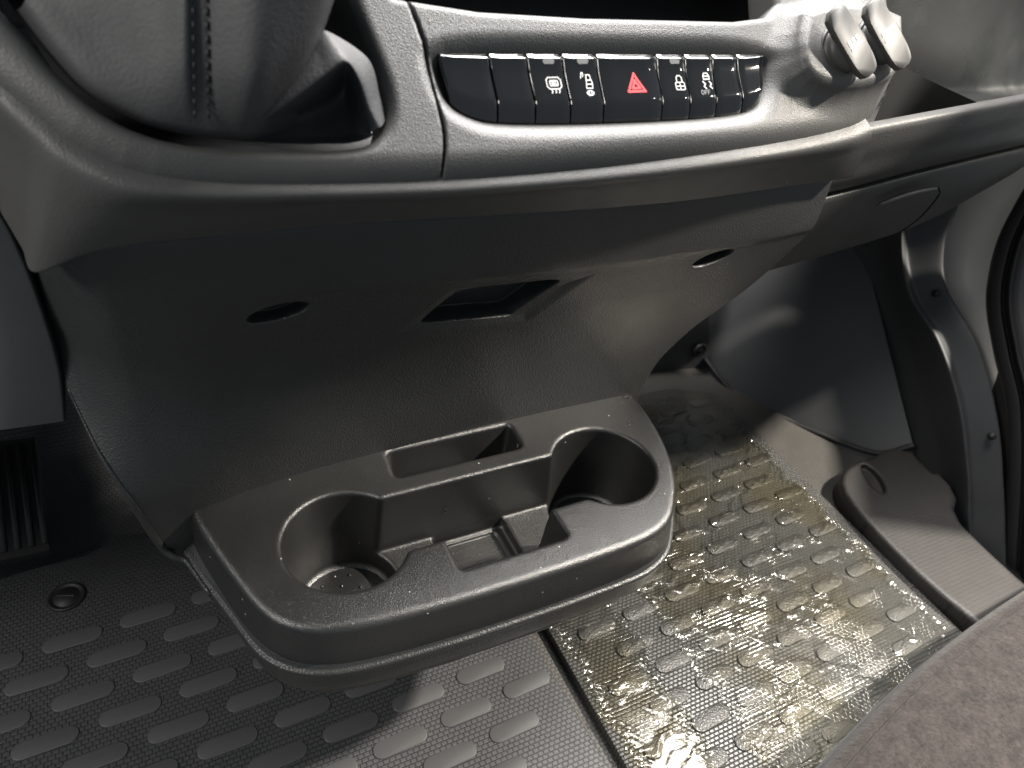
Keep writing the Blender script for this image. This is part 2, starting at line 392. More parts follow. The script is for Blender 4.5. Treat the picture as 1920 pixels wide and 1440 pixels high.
# the turn-lock fastener that holds the mat
c = at('z', 0, 125, 1120)
fz = [(0, 0), (.019, 0), (.019, .002), (.0175, .003), (.0155, .002), (.0145, .0008), (.0125, .0008), (.0115, .0025), (.001, .003)]
P = [[(c[0] + r * math.cos(t), c[1] + r * math.sin(t), z) for t in np.linspace(0, 2 * math.pi, 40, endpoint=False)] for r, z in fz]
fast = grid('turn_lock', P, M_BLACK, mat_l, close=True, flip=True)
V, F = prism([(-.009, -.0014), (.009, -.0014), (.009, .0014), (-.009, .0014)], 0, .0045, .001)
A = math.radians(-20); V = V.copy(); V[:, :2] = V[:, :2] @ np.array([[math.cos(A), math.sin(A)], [-math.sin(A), math.cos(A)]]); V += (c[0], c[1], 0)
obj('slot_bar', V, F, M_BLACK, fast, sharp=40)

# right mat
V, F = mat_mesh([(.341, -.1), (.834, -.1), (.834, .30), (.832, .60), (.828, .70), (.76, .735), (.55, .74), (.36, .70), (.338, .40)])
mat_r = obj('floor_mat', V, F, M_MAT2, sharp=40)
tag(mat_r, 'passenger side rubber floor mat covered with shiny wrinkled plastic film', 'floor mat')
V, F = pad_shape(.0258, .0092, .0019)
put_pads(mat_r, np.array([.486, .198]), np.array([.0653, .0037]), np.array([.0335, .0380]),
         lambda p: .36 < p[0] < .808 and .02 < p[1] < .70, (V, F), .05, M_PAD2)
PADS_R = [o.location for o in mat_r.children]

def film(name, x0, x1, y0, y1, label, seed, h=.0013):
    r = np.random.default_rng(seed)
    nx, ny = int((x1 - x0) / h), int((y1 - y0) / h)
    X = np.linspace(x0, x1, nx)[:, None]; Y = np.linspace(y0, y1, ny)[None, :]
    Z = np.full((nx, ny), .0019)
    for l in PADS_R:                                   # drawn over each pad
        dx = np.maximum(np.abs(X - l[0]) - .017, 0); dy = np.abs(Y - l[1])
        d = np.clip((np.sqrt(dx ** 2 + dy ** 2) - .0085) / .0055, 0, 1); Z = np.maximum(Z, .0019 + .00035 * (1 - d * d * (3 - 2 * d)))
    Wr = np.zeros((nx, ny))
    def fold(cx, cy, th, ln, wd, am):
        s = (X - cx) * math.cos(th) + (Y - cy) * math.sin(th); q = -(X - cx) * math.sin(th) + (Y - cy) * math.cos(th) + .22 * s * s / ln * r.normal()
        return am * np.exp(-(s / ln) ** 2 - (q / wd) ** 2)
    near = [l for l in PADS_R if x0 < l[0] < x1 and y0 < l[1] < y1]
    for l in near:                                     # folds pulled off the ends of the pads
        for side in (-1, 1):
            if r.random() < .35:
                th = r.normal(.12, .35); ln = r.uniform(.012, .030)
                Wr += fold(l[0] + side * (.024 + ln * .6), l[1] + r.normal(0, .004), th, ln, r.uniform(.0014, .0030), r.uniform(.0004, .0009))
    for k in range(int(34 * (x1 - x0) * (y1 - y0) / .2)):
        Wr += fold(r.uniform(x0, x1), r.uniform(y0, y1), r.normal(.15, .45), r.uniform(.03, .10), r.uniform(.0022, .0045), r.uniform(.0008, .002))
    edge = np.minimum(x1 - X + 0 * Y, Y - y0 + 0 * X); edge = np.minimum(edge, X - x0 + 0 * Y)
    Wr += .0012 * np.exp(-(edge / .010) ** 2) * (1 + np.sin(X * 420 + np.sin(Y * 230) * 2) * np.sin(Y * 510 + 1))
    xe = .004 * np.sin(Y * 60) + .003 * np.sin(Y * 150 + 1) + 0 * X
    ye = .004 * np.sin(X * 80) + .003 * np.sin(X * 210 + 2) + 0 * Y
    P = np.stack([X + 0 * Y + xe, Y + 0 * X + ye, Z + Wr], -1)
    o = grid(name, P, M_FILM, flip=True)
    return tag(o, label, 'film')
film('plastic_film', .345, .432, .10, .46, 'narrow yellowish clear film strip along the left edge of the passenger mat', 3)
film('plastic_film', .474, .812, .13, .71, 'wide wrinkled clear plastic film covering most of the passenger mat', 5)

# ------------------------------------------------------------------ lower console with the cup holder
console = empty('lower_console'); tag(console, 'dark grey centre console below the dash with moulded cup holder tray', 'console')
LX = [-.06, -.052, -.042, -.025, .01, .05, .09, .18, .274, .364, .45, .53, .56]
LY = [.432, .427, .418, .407, .4035, .405, .404, .398, .392, .391, .394, .401, .405]
lipy = lambda x: pchip(LX, LY, x)
zr = np.array([.550, .540, .531, .505, .490, .483, .476, .462, .440, .41, .38, .35, .325, .305, .27, .23, .19])
rec2 = poly2(chaikin([(.1735, .4365), (.21, .4352), (.244, .4335), (.249, .4350), (.268, .455), (.284, .4715), (.24, .4725), (.198, .4715), (.186, .459), (.172, .4395)], 2)); hal2 = poly2([(.150, .428), (.262, .424), (.312, .474), (.19, .474)])
zs = np.unique(np.concatenate([zr, np.linspace(.19, .55, 220), np.linspace(.426, .482, 105)]))[::-1]
off = pchip(zr[::-1], np.array([.036, .022, .0125, .0135, .0145, .0155, .0190, .0235, .0300, .037, .042, .0455, .0475, .048, .048, .048, .048])[::-1], zs)
offl = pchip([.19, .30, .36, .42, .47, .505, .531, .54, .55], [.048, .048, .044, .035, .0245, .0165, .0125, .022, .036], zs)
xr = pchip([.19, .25, .298, .331, .37, .415, .456, .475, .53, .55], [.40, .416, .420, .428, .455, .506, .533, .540, .535, .528], zs)
xl = pchip([.19, .225, .25, .264, .334, .373, .41, .449, .488, .52, .55], [.006, -.012, -.024, -.030, -.046, -.060, -.068, -.066, -.062, -.058, -.056], zs)
wl_ = lambda x: np.clip((x + .02) / .22, 0, 1) ** 2 * (3 - 2 * np.clip((x + .02) / .22, 0, 1))
ss = np.unique(np.concatenate([np.linspace(0, 1, 420), np.linspace(.345, .62, 240), np.linspace(.17, .27, 130), np.linspace(.74, .88, 150)]))
P = np.zeros((len(zs), len(ss) + 6, 3))
for i, z in enumerate(zs):
    x = xl[i] + (xr[i] - xl[i]) * ss
    roll = np.clip((.035 - (x - xl[i])) / .035, 0, 1)
    y = lipy(np.clip(x, -.06, .56)) + off[i] * wl_(x) + offl[i] * (1 - wl_(x)) + .022 * roll ** 2 * np.clip((z - .27) / .09, 0, 1)
    kb = np.clip((.44 - z) / .12, 0, 1); kb = kb * kb * (3 - 2 * kb); y = y * (1 - kb) + pchip([-.05, -.007, .042, .094, .19, .30, .41, .45], [.424, .427, .4355, .4415, .4455, .4475, .4455, .444], x) * kb
    # finger recess in the middle of the panel
    zz = np.full_like(x, z)
    ins = np.clip(-rec2(x, zz) / .0022, 0, 1); hl_ = np.clip(-hal2(x, zz) / .012, 0, 1)
    y = y + .0022 * hl_ * hl_ * (3 - 2 * hl_) + .020 * ins * ins * (3 - 2 * ins)
    # two oval screw holes
    for ox, oz in ((.070, .4655), (.428, .4690)):
        q = ((x - ox) / .021) ** 2 + ((z - oz - (x - ox) * .18) / .0076) ** 2
        k = np.clip((1 - q) / .45, 0, 1); y = y + .013 * k * k * (3 - 2 * k)
    P[i, 3:3 + len(ss)] = np.stack([x, y, np.full_like(x, z)], 1)
    yl, yr = y[0], y[-1]
    P[i, 0] = (xl[i] + .004, yl + .16, z); P[i, 1] = (xl[i], yl + .05, z); P[i, 2] = (xl[i] - .002, yl + .004, z)
    P[i, -3] = (xr[i] + .0012, yr + .0010, z); P[i, -2] = (xr[i] + .0012, yr + .006, z); P[i, -1] = (xr[i] - .03, yr + .012, z)
PANEL = P.copy(); grid('panel', P, M_CONS, console, flip=True)

RIM = np.array([(-.007, .430), (-.003, .408), (.010, .362), (.024, .321), (.039, .302), (.060, .291), (.091, .285), (.149, .281), (.204, .280), (.26, .280),
       (.318, .282), (.345, .290), (.362, .304), (.385, .334), (.399, .369), (.407, .402), (.411, .440), (.411, .478), (.30, .478), (.19, .470), (.09, .470), (-.007, .470)])
RIMS = chaikin(RIM, 2)
rim2 = poly2(RIMS)
def tray_f(x, y, z):
    dep = .300 - z
    outer = rI(rim2(x, y) - .0005 - np.clip(dep, 0, .042) * .10 + np.clip((.258 - z) / .02, 0, 1) * .012, z - .300, .0055)
    outer = np.maximum(np.maximum(outer, .205 - z), y - .461)
    taper = np.clip(dep, 0, .1) * .09
    c1 = np.sqrt((x - .0945) ** 2 + (y - .3620) ** 2) - .0475 + taper
    c2 = np.sqrt((x - .3290) ** 2 + (y - .3675) ** 2) - .0465 + taper
    cups = np.minimum(rI(c1, .2165 - z, .006), rI(c2, .2165 - z, .006))
    ch = box2(x, y, .115, .305, .3365, .3925, .004) + dep * .05
    ch2 = box2(x, y, .1645, .2585, .305, .3925, .006) + dep * .05
    well = box2(x, y, .176, .2465, .309, .389, .004)
    mid = np.minimum(rI(np.minimum(ch, ch2), .2375 - z, .003), rI(well, .2260 - z, .003))
    pit = box2(x, y, .182, .2385, .313, .3845, .005)
    mid = np.minimum(mid, rI(pit, .2235 - z, .001))
    pocket = rU(cups, mid, .0025)
    sl = box2(x + (y - .427) * -.06, y, .1505, .2700, .4105, .4430, .006) + dep * .10
    pocket = np.minimum(pocket, rI(sl, .262 - z, .004))
    return rI(outer, -pocket, .0032)
V, F = surfnet(tray_f, (-.022, .262, .203), (.428, .470, .304), .0016)
tray = obj('cup_holder_tray', V, F, M_TRAY, console)
# round anti-slip liners with little nubs in the cups
for (cx, cy) in ((.0945, .362), (.329, .3675)):
    V, F = prism([(cx + .036 * math.cos(t), cy + .036 * math.sin(t)) for t in np.linspace(0, 2 * math.pi, 48, endpoint=False)], .2160, .2185, .001)
    V = list(V); F = list(F)
    for k in range(24):
        rr = .008 + .010 * (k % 3); t = k * 2.399
        bx, by = cx + rr * math.cos(t), cy + rr * math.sin(t); o0 = len(V)
        for j, (r_, z_) in enumerate(((.0016, .2183), (.0013, .2193), (.0006, .2197))):
            V += [(bx + r_ * math.cos(a), by + r_ * math.sin(a), z_) for a in np.linspace(0, 2 * math.pi, 8, endpoint=False)]
        F += gridf(3, 8, True, o0); F.append([o0 + 16 + q for q in range(8)])
    obj('cup_liner', V, F, M_TRAY, tray, sharp=50)
# dashes moulded in the floor of the middle well
V = []; F = []
for i in range(8):
    for j in range(7):
        x = .188 + i * .0062 + (j % 2) * .003; y = .320 + j * .0094
        q, f_ = prism([(x - .0022, y - .0006), (x + .0022, y - .0006), (x + .0022, y + .0006), (x - .0022, y + .0006)], .2230, .2241, .0003)
        F += [[k + len(V) for k in g] for g in f_]; V += list(q)
o = obj('anti_slip_dashes', V, F, M_TRAY, tray, sharp=40); o['kind'] = 'stuff'

# base and bead under the tray
out = crom(np.concatenate([[(-.016, .475), (-.0115, .450)], RIM[:17], [(.411, .448)]]), 180)
t = np.gradient(out, axis=0); t /= np.linalg.norm(t, axis=1)[:, None]; nrm = np.stack([t[:, 1], -t[:, 0]], 1)
if nrm[80] @ (out[80] - np.array([.2, .4])) < 0: nrm = -nrm
prof = [(.001, .2665), (.0047, .2610), (.0054, .2596), (.0066, .2594), (.0079, .2586), (.0085, .2570), (.0081, .2554), (.0070, .2543), (.0062, .2530), (.0058, .2480), (.0052, .2390), (.0034, .2300), (-.001, .2235), (-.008, .2195), (-.02, .2170), (-.04, .216), (-.07, .215)]
fl_ = np.clip((out[:, 1] - .35) / .09, 0, 1); fl_ = np.where(out[:, 0] < .1, .0045 * fl_ * fl_ * (3 - 2 * fl_), 0)
P = np.array([[(*(out[k] + nrm[k] * (o_ + fl_[k] * (o_ > .003))), z) for k in range(len(out))] for o_, z in prof])
grid('base', P, M_CONS, console)
bs = P[5, 6]; eb = [q for q in PANEL[:, 3] if .262 < q[2] < .40][::-1]
eb = crom(np.concatenate([[P[5, 34], P[5, 24]], [eb[0] * .5 + P[5, 19] * .5 + np.array([-.001, -.005, .001])], [eb[k] for k in np.linspace(3, len(eb) - 1, 9).astype(int)]]), 60)
V, F = tube(eb, [.0022 + .0008 * math.sin(math.pi * min(1, k / 40)) - .0018 * max(0, (k - 35) / 25) for k in range(60)], 10); obj('edge_bead', V, F, M_CONS, console)

# ------------------------------------------------------------------ dashboard
dash = empty('dashboard'); tag(dash, 'dark grey vehicle dashboard with switch row, sockets and glove box', 'dashboard')
ridge_px = [(-170, 10), (-60, 110), (0, 165), (60, 215), (130, 270), (250, 330), (400, 350), (600, 352), (850, 345), (1100, 325), (1300, 300), (1500, 268), (1600, 245), (1640, 228)]
ridge_uv = [uv(*p) for p in ridge_px]
slab = [(-.125, .19)] + [tuple(q) for q in ridge_uv] + [(.524, .026), (.541, .048), (.556, .0736), (.566, .11), (.572, .15), (.572, .20), (-.125, .20)]
slab2 = poly2(np.concatenate([[slab[0]], chaikin(slab, 1)[2:-6], slab[-2:]]))
open_px = [(60, 60), (100, 110), (150, 160), (195, 197), (250, 228), (320, 250), (400, 261), (560, 267), (660, 265), (700, 252), (720, 220), (718, 170), (690, 100), (650, 0)]
open_uv = [uv(*p) for p in open_px] + [(.116, .135), (.09, .16), (.0, .165), (-.045, .14), (-.042, .10)]
open2 = poly2(chaikin(open_uv, 2))
bar_uv = np.array([(.1670, .0717), (.29, .0712), (.4165, .0706), (.4130, .052), (.4045, .0375), (.392, .0285), (.338, .0255), (.2556, .0258), (.195, .0285), (.180, .0335), (.1695, .0410), (.1655, .0560)])
bar2 = poly2(chaikin(bar_uv, 2)); 
seam_u = lambda v: pchip([-.03, -.005, .0284, .0692, .1007, .2], [.151, .1545, .1612, .1610, .157, .14], v)
pod_px = [(1520, 5), (1506, 70), (1510, 118), (1536, 146), (1580, 158), (1630, 155), (1688, 138), (1696, 80), (1694, 10)]
pod_uv = [uv(*p, .017) for p in pod_px]
pod2 = poly2(chaikin(pod_uv, 1))
top_uv = [(.150, .1035), (.200, .0970), (.273, .0945), (.394, .0945), (.424, .098), (.438, .108), (.443, .13), (.445, .25), (.140, .25)]
top2 = poly2(top_uv)
def fascia_f(u, v, n):
    body = rI(slab2(u, v), n, .020); body = np.maximum(body, -.034 - n)
    podd = rI(pod2(u, v) - (.017 - n) * .30, n - .017, .005)
    body = rU(body, np.maximum(podd, -.02 - n), .012)
    # shallow dish round the switches, then the pocket that takes them
    body = rI(body, -rI(bar2(u, v) - .0030 - np.maximum(n, -.02) * .5, -.0105 - n, .003), .010)
    op = open2(u, v)
    body = rI(body, -(op - .0035 + n * -.12), .0065)
    body = rI(body, -top2(u, v), .006)
    return np.maximum(body, -rI(np.abs(u - seam_u(v)) - .0010, -.0080 - n, .0004))
V, F = surfnet(fascia_f, (-.118, -.018, -.036), (.580, .185, .026), .00135)
W = FO + V[:, :1] * FU + V[:, 1:2] * FV + V[:, 2:3] * FN
fascia = obj('fascia', W, F, M_DASH, dash)
# dark liner behind the openings
P = [[fp(.0, .03, -.04), fp(.54, .03, -.04)], [fp(-.02, .08, -.085), fp(.54, .08, -.085)], [fp(-.10, .30, -.085), fp(.56, .30, -.085)]]
grid('opening_liner', P, M_KICK, dash, flip=True)

# band between the ridge and the lip
lip_px = [(-190, 120), (-60, 300), (0, 395), (40, 462), (67, 508), (190, 464), (380, 441), (590, 421), (850, 405), (1100, 390), (1300, 372), (1480, 347), (1560, 336), (1600, 330)]
zl = [.570, .545, .530, .520, .518, .54, .54, .54, .54, .54, .54, .54, .54, .54]
rows = [[], [], [], [], [], []]
for (pr, pl, z) in zip(ridge_px, lip_px, zl):
    q = uv(*pr); top = fp(q[0], q[1], -.003); lp = at('z', z, *pl)
    d = lp - top; mid = top + d * .5 + np.array([0, -.004, .003])
    rows[0].append(fp(q[0], q[1], -.003) + (0, .012, .004)); rows[1].append(top + d * .12 + np.array([0, -.003, 0])); rows[2].append(mid); rows[3].append(lp); rows[4].append(lp + (0.0, .0025, -.0022)); rows[5].append(lp + (0.0, .03, .0))
G = np.array(rows)
dense = patch(G, 60, 220)
grid('lower_band', dense, M_DASH, dash, flip=True)

# ---- switch row
bu = np.array([(.1678, .1695), (.1996, .1993), (.2244, .2243), (.2491, .2487), (.2738, .2729), (.3202, .3183), (.3432, .3412), (.3667, .3638), (.3884, .3870), (.4158, .4080)])
vtop = lambda u: pchip([.16, .29, .42], [.0712, .0708, .0702], u)
vbot = lambda u: pchip([.163, .1665, .170, .176, .184, .196, .2556, .338, .39, .402, .409, .4165], [.052, .0465, .0415, .0362, .0325, .0295, .0268, .0265, .0290, .0325, .040, .052], u)
tt = np.array([0, .010, .04, .085, .105, .13, .2, .3, .4, .5, .6, .66, .70, .74, .80, .88, .95, 1.0])
nn = np.array([-.0100, -.0027, -.0020, -.0009, -.0006, -.0009, -.0016, -.0021, -.00225, -.00228, -.00226, -.00224, -.0023, -.0026, -.0034, -.0052, -.0072, -.0100])
tf = np.unique(np.concatenate([tt, np.linspace(0, 1, 40)])); nf = pchip(tt, nn, tf)
def nface(v, u): 
    t = (vtop(u) - v) / (vtop(u) - vbot(u)); return float(pchip(tt, nn, np.array([t]))[0])
buttons = []
for i in range(9):
    bw_ = .0013 / (bu[i + 1][0] - bu[i][0]); ks = np.array([0, .0, bw_ * .35, bw_ * .7, bw_, .25, .5, .75, 1 - bw_, 1 - bw_ * .7, 1 - bw_ * .35, 1., 1.]); dn = np.array([-.008, -.0014, -.0007, -.0002, 0, 0, 0, 0, 0, -.0002, -.0007, -.0014, -.008])
    P = np.zeros((len(tf), len(ks), 3))
    for a, t_ in enumerate(tf):
        for k, s_ in enumerate(ks):
            ul = bu[i][0] + (bu[i][1] - bu[i][0]) * min(t_ / .7, 1.2) + .00015; ur = bu[i + 1][0] + (bu[i + 1][1] - bu[i + 1][0]) * min(t_ / .7, 1.2) - .00015
            u_ = ul + (ur - ul) * s_
            v_ = vtop(u_) + (vbot(u_) - vtop(u_)) * t_
            P[a, k] = fp(u_, float(v_), nf[a] + dn[k])
    buttons.append(grid('button', P, M_GLOSS, dash, flip=True))
# chrome-like slim glints come from the bevels; symbols printed on the caps
def strokes(parent, name, lines, c, s, mat, wd=.0006, fill=None):
    """lines in local units (1 = s metres), centre c=(u,v)"""
    V = []; F = []
    def P3(p):
        u_ = c[0] + p[0] * s; v_ = c[1] + p[1] * s; return fp(u_, v_, nface(v_, u_) + .00025)
    for ln in lines:
        for p, q in zip(ln[:-1], ln[1:]):
            p = np.array(p, float); q = np.array(q, float); d = q - p; l_ = np.linalg.norm(d); d /= l_ + 1e-9; nn_ = np.array([-d[1], d[0]]) * wd / s / 2; e = d * wd / s / 2
            o0 = len(V); V += [P3(p - e - nn_), P3(q + e - nn_), P3(q + e + nn_), P3(p - e + nn_)]; F.append((o0, o0 + 1, o0 + 2, o0 + 3))
    for pl in (fill or []):
        o0 = len(V); V += [P3(p) for p in pl]; F.append(list(range(o0, o0 + len(pl))))
    return obj(name, V, F, mat, parent, flat=True)
def rr(x0, x1, y0, y1, r=.15):
    return [(x0 + r, y0), (x1 - r, y0), (x1, y0 + r), (x1, y1 - r), (x1 - r, y1), (x0 + r, y1), (x0, y1 - r), (x0, y0 + r), (x0 + r, y0)]
cu = lambda px, py: uv(px, py, -.0025)
c = cu(1038, 157)
strokes(buttons[2], 'symbol', [rr(-1, 1, -.7, .75, .3), rr(-.55, .55, -.3, .35, .1)] + [[(x, -.75), (x + .12, -1.0), (x, -1.2)] for x in (-.5, 0, .5)] + [[(x, -.2), (x, .25)] for x in (-.25, 0, .25)], c, .0050, M_WHITE, .0007)
c = cu(1101, 155)
strokes(buttons[3], 'symbol', [[(-.3, -.8), (-.05, 1.0), (.45, 1.0), (.7, -.1), (.6, -.8), (-.3, -.8)], [(-.1, .3), (.55, .3)], [(-.15, -.25), (.6, -.25)], [(-.7, 1.3), (-.9, .6)], [(-.5, 1.3), (-.55, .8)], rr(-.4, .6, -1.75, -1.15, .25), [(-.1, -1.6), (-.1, -1.3)], [(.25, -1.6), (.25, -1.3)]], c, .0048, M_WHITE, .0007)
c = cu(1191, 158)
h_ = 1.0
strokes(buttons[4], 'symbol', [[(-.98, -.75), (0, 1.0), (.98, -.75), (-.98, -.75)], [(-.42, -.42), (0, .34), (.42, -.42), (-.42, -.42)]], c, .0066, M_RED, .0017)
c = cu(1274, 157)
strokes(buttons[5], 'symbol', [rr(-.75, .75, -.9, .15, .15), [(-.45, .15), (-.45, .85), (-.2, 1.1), (.2, 1.1), (.45, .85), (.45, .15)], [(0, -.9), (0, .15)], [(-.75, -.4), (.75, -.4)]], c, .0048, M_WHITE, .0007)
c = cu(1324, 151)
strokes(buttons[6], 'symbol', [[(-.5, .15), (-.55, .6), (-.3, 1.05), (.3, 1.05), (.55, .6), (.5, .15), (-.5, .15)], [(-.3, .6), (.3, .6)], [(-.75, -.2), (-.35, -.55), (-.7, -.95), (-.35, -1.25)], [(.4, -.2), (.75, -.55), (.4, -.95), (.75, -1.25)]], c, .0046, M_WHITE, .0008)
M_DIM = plain('dim_print', (.16, .16, .16), .5)
strokes(buttons[6], 'lettering', [rr(-1.1, -.5, 0, .9, .2), [(-.15, 0), (-.15, .9), (.4, .9)], [(-.15, .45), (.3, .45)], [(.7, 0), (.7, .9), (1.25, .9)], [(.7, .45), (1.15, .45)]], cu(1323, 177), .0030, M_DIM, .0006)
M_LED = plain('lamp_lens', (.30, .30, .29), .25)
for b_i, px in ((2, 1026), (3, 1090), (5, 1262)):
    c = cu(px, 117)
    strokes(buttons[b_i], 'indicator_lamp', [], c, .0042, M_LED, fill=[[(-1, 0), (-.75, -.4), (.75, -.4), (1, 0), (.75, .4), (-.75, .4)]])

# ---- two sockets with hinged caps on the pod
def socket(px, py, sc=1.0):
    q = uv(px, py, .019); c0 = fp(q[0], q[1], .017)
    ax = FN * .80 + FV * -.15 + FU * -.10; ax /= np.linalg.norm(ax)
    lv = np.array([.42, -.62, -.45]); lv -= ax * (lv @ ax); lv /= np.linalg.norm(lv); lu = np.cross(lv, ax)
    def pt(a, b_, h): return c0 + (lu * a + lv * b_) * sc + ax * h
    prof = [(.0165, -.004), (.0165, .001), (.0155, .002), (.0150, .0012), (.0145, .0012), (.0143, .006), (.0130, .009), (.0095, .0105), (.001, .011)]
    P = [[pt(r * math.cos(t), r * math.sin(t), h) for t in np.linspace(0, 2 * math.pi, 40, endpoint=False)] for r, h in prof]
    cap = grid('socket_cap', P, M_CAP, dash, close=True, flip=False)
    # the lid strap lying across the cap
    ol = [(-.0075, -.025), (.0075, -.025), (.0088, -.012), (.0088, .004), (.0082, .015), (.0055, .0215), (-.0055, .0215), (-.0082, .015), (-.0088, .004), (-.0088, -.012)]
    ol = chaikin(ol, 1); n = len(ol); V = []
    for s_, h in ((.97, .0080), (1.0, .0086), (1.0, .0124), (.955, .0132)): V += [pt(a * s_, b_ * s_, h) for a, b_ in ol]
    F = gridf(4, n, True) + [[3 * n + k for k in range(n)]]
    obj('lid', V, F, M_CAP, cap, sharp=45)
    return cap, pt
for (px, py, two) in ((1582, 92, False), (1648, 78, True)):
    cap, pt = socket(px, py, 1.14)
    V = []; F = []
    def bar_(a0, a1, b0, b1):
        o0 = len(V); V.extend([pt(a0, b0, .01345), pt(a1, b0, .01345), pt(a1, b1, .01345), pt(a0, b1, .01345)]); F.append((o0, o0 + 1, o0 + 2, o0 + 3))
    if two:
        for b0 in (-.0055, -.0010):
            for k in range(4): bar_(-.0055 + k * .0029, -.0033 + k * .0029, b0, b0 + .0030)
    else:
        for k in range(3): bar_(-.0048 + k * .0034, -.0022 + k * .0034, -.004, -.0004)
        bar_(-.0050, .0046, .0004, .0022)
    obj('print', V, F, M_WHITE, cap, flat=True)

# ---- passenger side: open shelf, front rail and glove box door
xs = np.linspace(.515, 1.13, 90)
yr_ = pchip([.5, .55, .661, .809, 1.1, 1.3], [.392, .401, .421, .448, .503, .545], xs)
ys_ = pchip([.5, .595, .717, .978, 1.3], [.436, .450, .472, .514, .565], xs)
yb_ = pchip([.5, .56, .71, .925, 1.06, 1.13], [.468, .472, .492, .528, .552, .570], xs)
zb_ = pchip([.5, .80, .885, 1.015, 1.13], [.4025, .4025, .408, .432, .452], xs)
def rowsweep(spec): return np.array([[(x, float(f(i)), float(g(i))) for i, x in enumerate(xs)] for f, g in spec])
sp = [(lambda i: yr_[i] + .30, lambda i: .535), (lambda i: yr_[i] + .022, lambda i: .535), (lambda i: yr_[i] + .015, lambda i: .542), (lambda i: yr_[i] + .0135, lambda i: .572), (lambda i: yr_[i] + .012, lambda i: .5805), (lambda i: yr_[i] + .004, lambda i: .5815), (lambda i: yr_[i] + .001, lambda i: .5795),
      (lambda i: yr_[i] + .0005, lambda i: .575), (lambda i: yr_[i] + .005, lambda i: .560), (lambda i: yr_[i] + .013, lambda i: .543), (lambda i: yr_[i] * .45 + ys_[i] * .55 - .001, lambda i: .522), (lambda i: ys_[i] - .004, lambda i: .5035), (lambda i: ys_[i] - .0015, lambda i: .5020), (lambda i: ys_[i] + .012, lambda i: .5015)]
rail = patch(rowsweep(sp), 130, 90); grid('front_rail', rail, M_GLOVE, dash, flip=True, sharp=60)
sp = [(lambda i: ys_[i] + .012, lambda i: .5012), (lambda i: ys_[i] - .0062, lambda i: .5010), (lambda i: ys_[i] - .0078, lambda i: .4995), (lambda i: ys_[i] - .0075, lambda i: .495), (lambda i: (ys_[i] + yb_[i]) / 2 - .007, lambda i: .46 + (zb_[i] - .42) * .5), (lambda i: yb_[i] - .005, lambda i: zb_[i] + .012), (lambda i: yb_[i] + .001, lambda i: zb_[i] + .001), (lambda i: yb_[i] + .02, lambda i: zb_[i] - .003), (lambda i: yb_[i] + .30, lambda i: zb_[i])]
door = patch(rowsweep(sp), 110, 90)
gb = grid('glove_box_door', door, M_GLOVE, dash, flip=True, sharp=60)
# pull handle: a recessed scoop with a thin bright top edge
hp = [(1645, 385), (1680, 372), (1720, 360), (1757, 353)]
H = [at('y', yy, *p) for p, yy in zip(hp, (.4500, .4550, .4610, .4665))]
V, F = tube(crom(H, 24), [.0008 + .0026 * math.sin(math.pi * k / 23) ** .5 for k in range(24)], 8)
obj('handle', V, F, M_CAP, gb)
hl = [(1760, 352), (1762, 366), (1725, 410), (1668, 448), (1625, 462)]
H = [at('y', yy, *p) + (0, .001, 0) for p, yy in zip(hl, (.4675, .4675, .4640, .4590, .4560))]
V, F = tube(crom(H, 30), .0009, 6); obj('handle_seam', V, F, M_VOID, gb)
# shelf back wall above the pocket
def back(i, dy): return yr_[i] * .4 + .40 + dy
sp = [(lambda i: back(i, -.02), lambda i: .534), (lambda i: back(i, .0), lambda i: .545), (lambda i: back(i, .012), lambda i: .60), (lambda i: back(i, .02), lambda i: .668), (lambda i: back(i, .035), lambda i: .671)]
P = patch(rowsweep(sp), 60, 90); grid('shelf_back', P, M_SHELF, dash, flip=True, sharp=60)
sp = [(lambda i: back(i, .03), lambda i: .6735), (lambda i: back(i, .006), lambda i: .674), (lambda i: back(i, .004), lambda i: .69), (lambda i: back(i, .02), lambda i: .80), (lambda i: back(i, .10), lambda i: .90)]
P = patch(rowsweep(sp), 60, 90); grid('upper_panel', P, M_SHELF, dash, flip=True, sharp=60)
# divider between the pod and the shelf, its shade put into a black colour
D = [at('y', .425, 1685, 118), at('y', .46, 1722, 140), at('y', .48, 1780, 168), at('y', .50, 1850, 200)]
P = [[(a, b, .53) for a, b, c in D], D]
grid('shelf_divider_shade', patch(np.array(P), 4, 40), M_VOID, dash, flip=True)

# ------------------------------------------------------------------ gear lever gaiter
gear = empty('gear_lever'); tag(gear, 'grey leather gear lever gaiter with stitched seam in the dash opening', 'gear lever')
def fpx(px, py, n): q = uv(px, py, n); return fp(q[0], q[1], n)
cols = [[(30, 20, -.012), (45, 5, .004), (70, -60, .012), (60, -180, .024)],
        [(105, 118, -.012), (118, 98, .004), (140, 20, .012), (150, -140, .026)],
        [(170, 180, -.012), (180, 160, .004), (200, 60, .014), (215, -140, .034)],
        [(270, 232, -.012), (278, 214, .004), (290, 110, .020), (300, -140, .045)],
        [(345, 252, -.012), (348, 234, .004), (345, 120, .028), (345, -140, .054)],
        [(385, 258, -.012), (385, 240, .004), (378, 120, .0255), (375, -140, .054)],
        [(425, 262, -.012), (422, 243, .005), (415, 130, .031), (410, -140, .060)],
        [(462, 266, -.012), (460, 246, .006), (475, 140, .038), (490, -140, .070)],
        [(490, 266, -.014), (490, 236, .006), (535, 100, .040), (570, -140, .072)],
        [(520, 262, -.018), (515, 220, .002), (585, 70, .036), (630, -140, .07)],
        [(560, 250, -.022), (560, 190, -.004), (620, 20, .028), (670, -140, .06)]]
G = np.array([[fpx(*p) for p in c_] for c_ in cols]).swapaxes(0, 1)
front = patch(G, 60, 160); grid('gaiter', front, M_LEATHER, gear, flip=False)
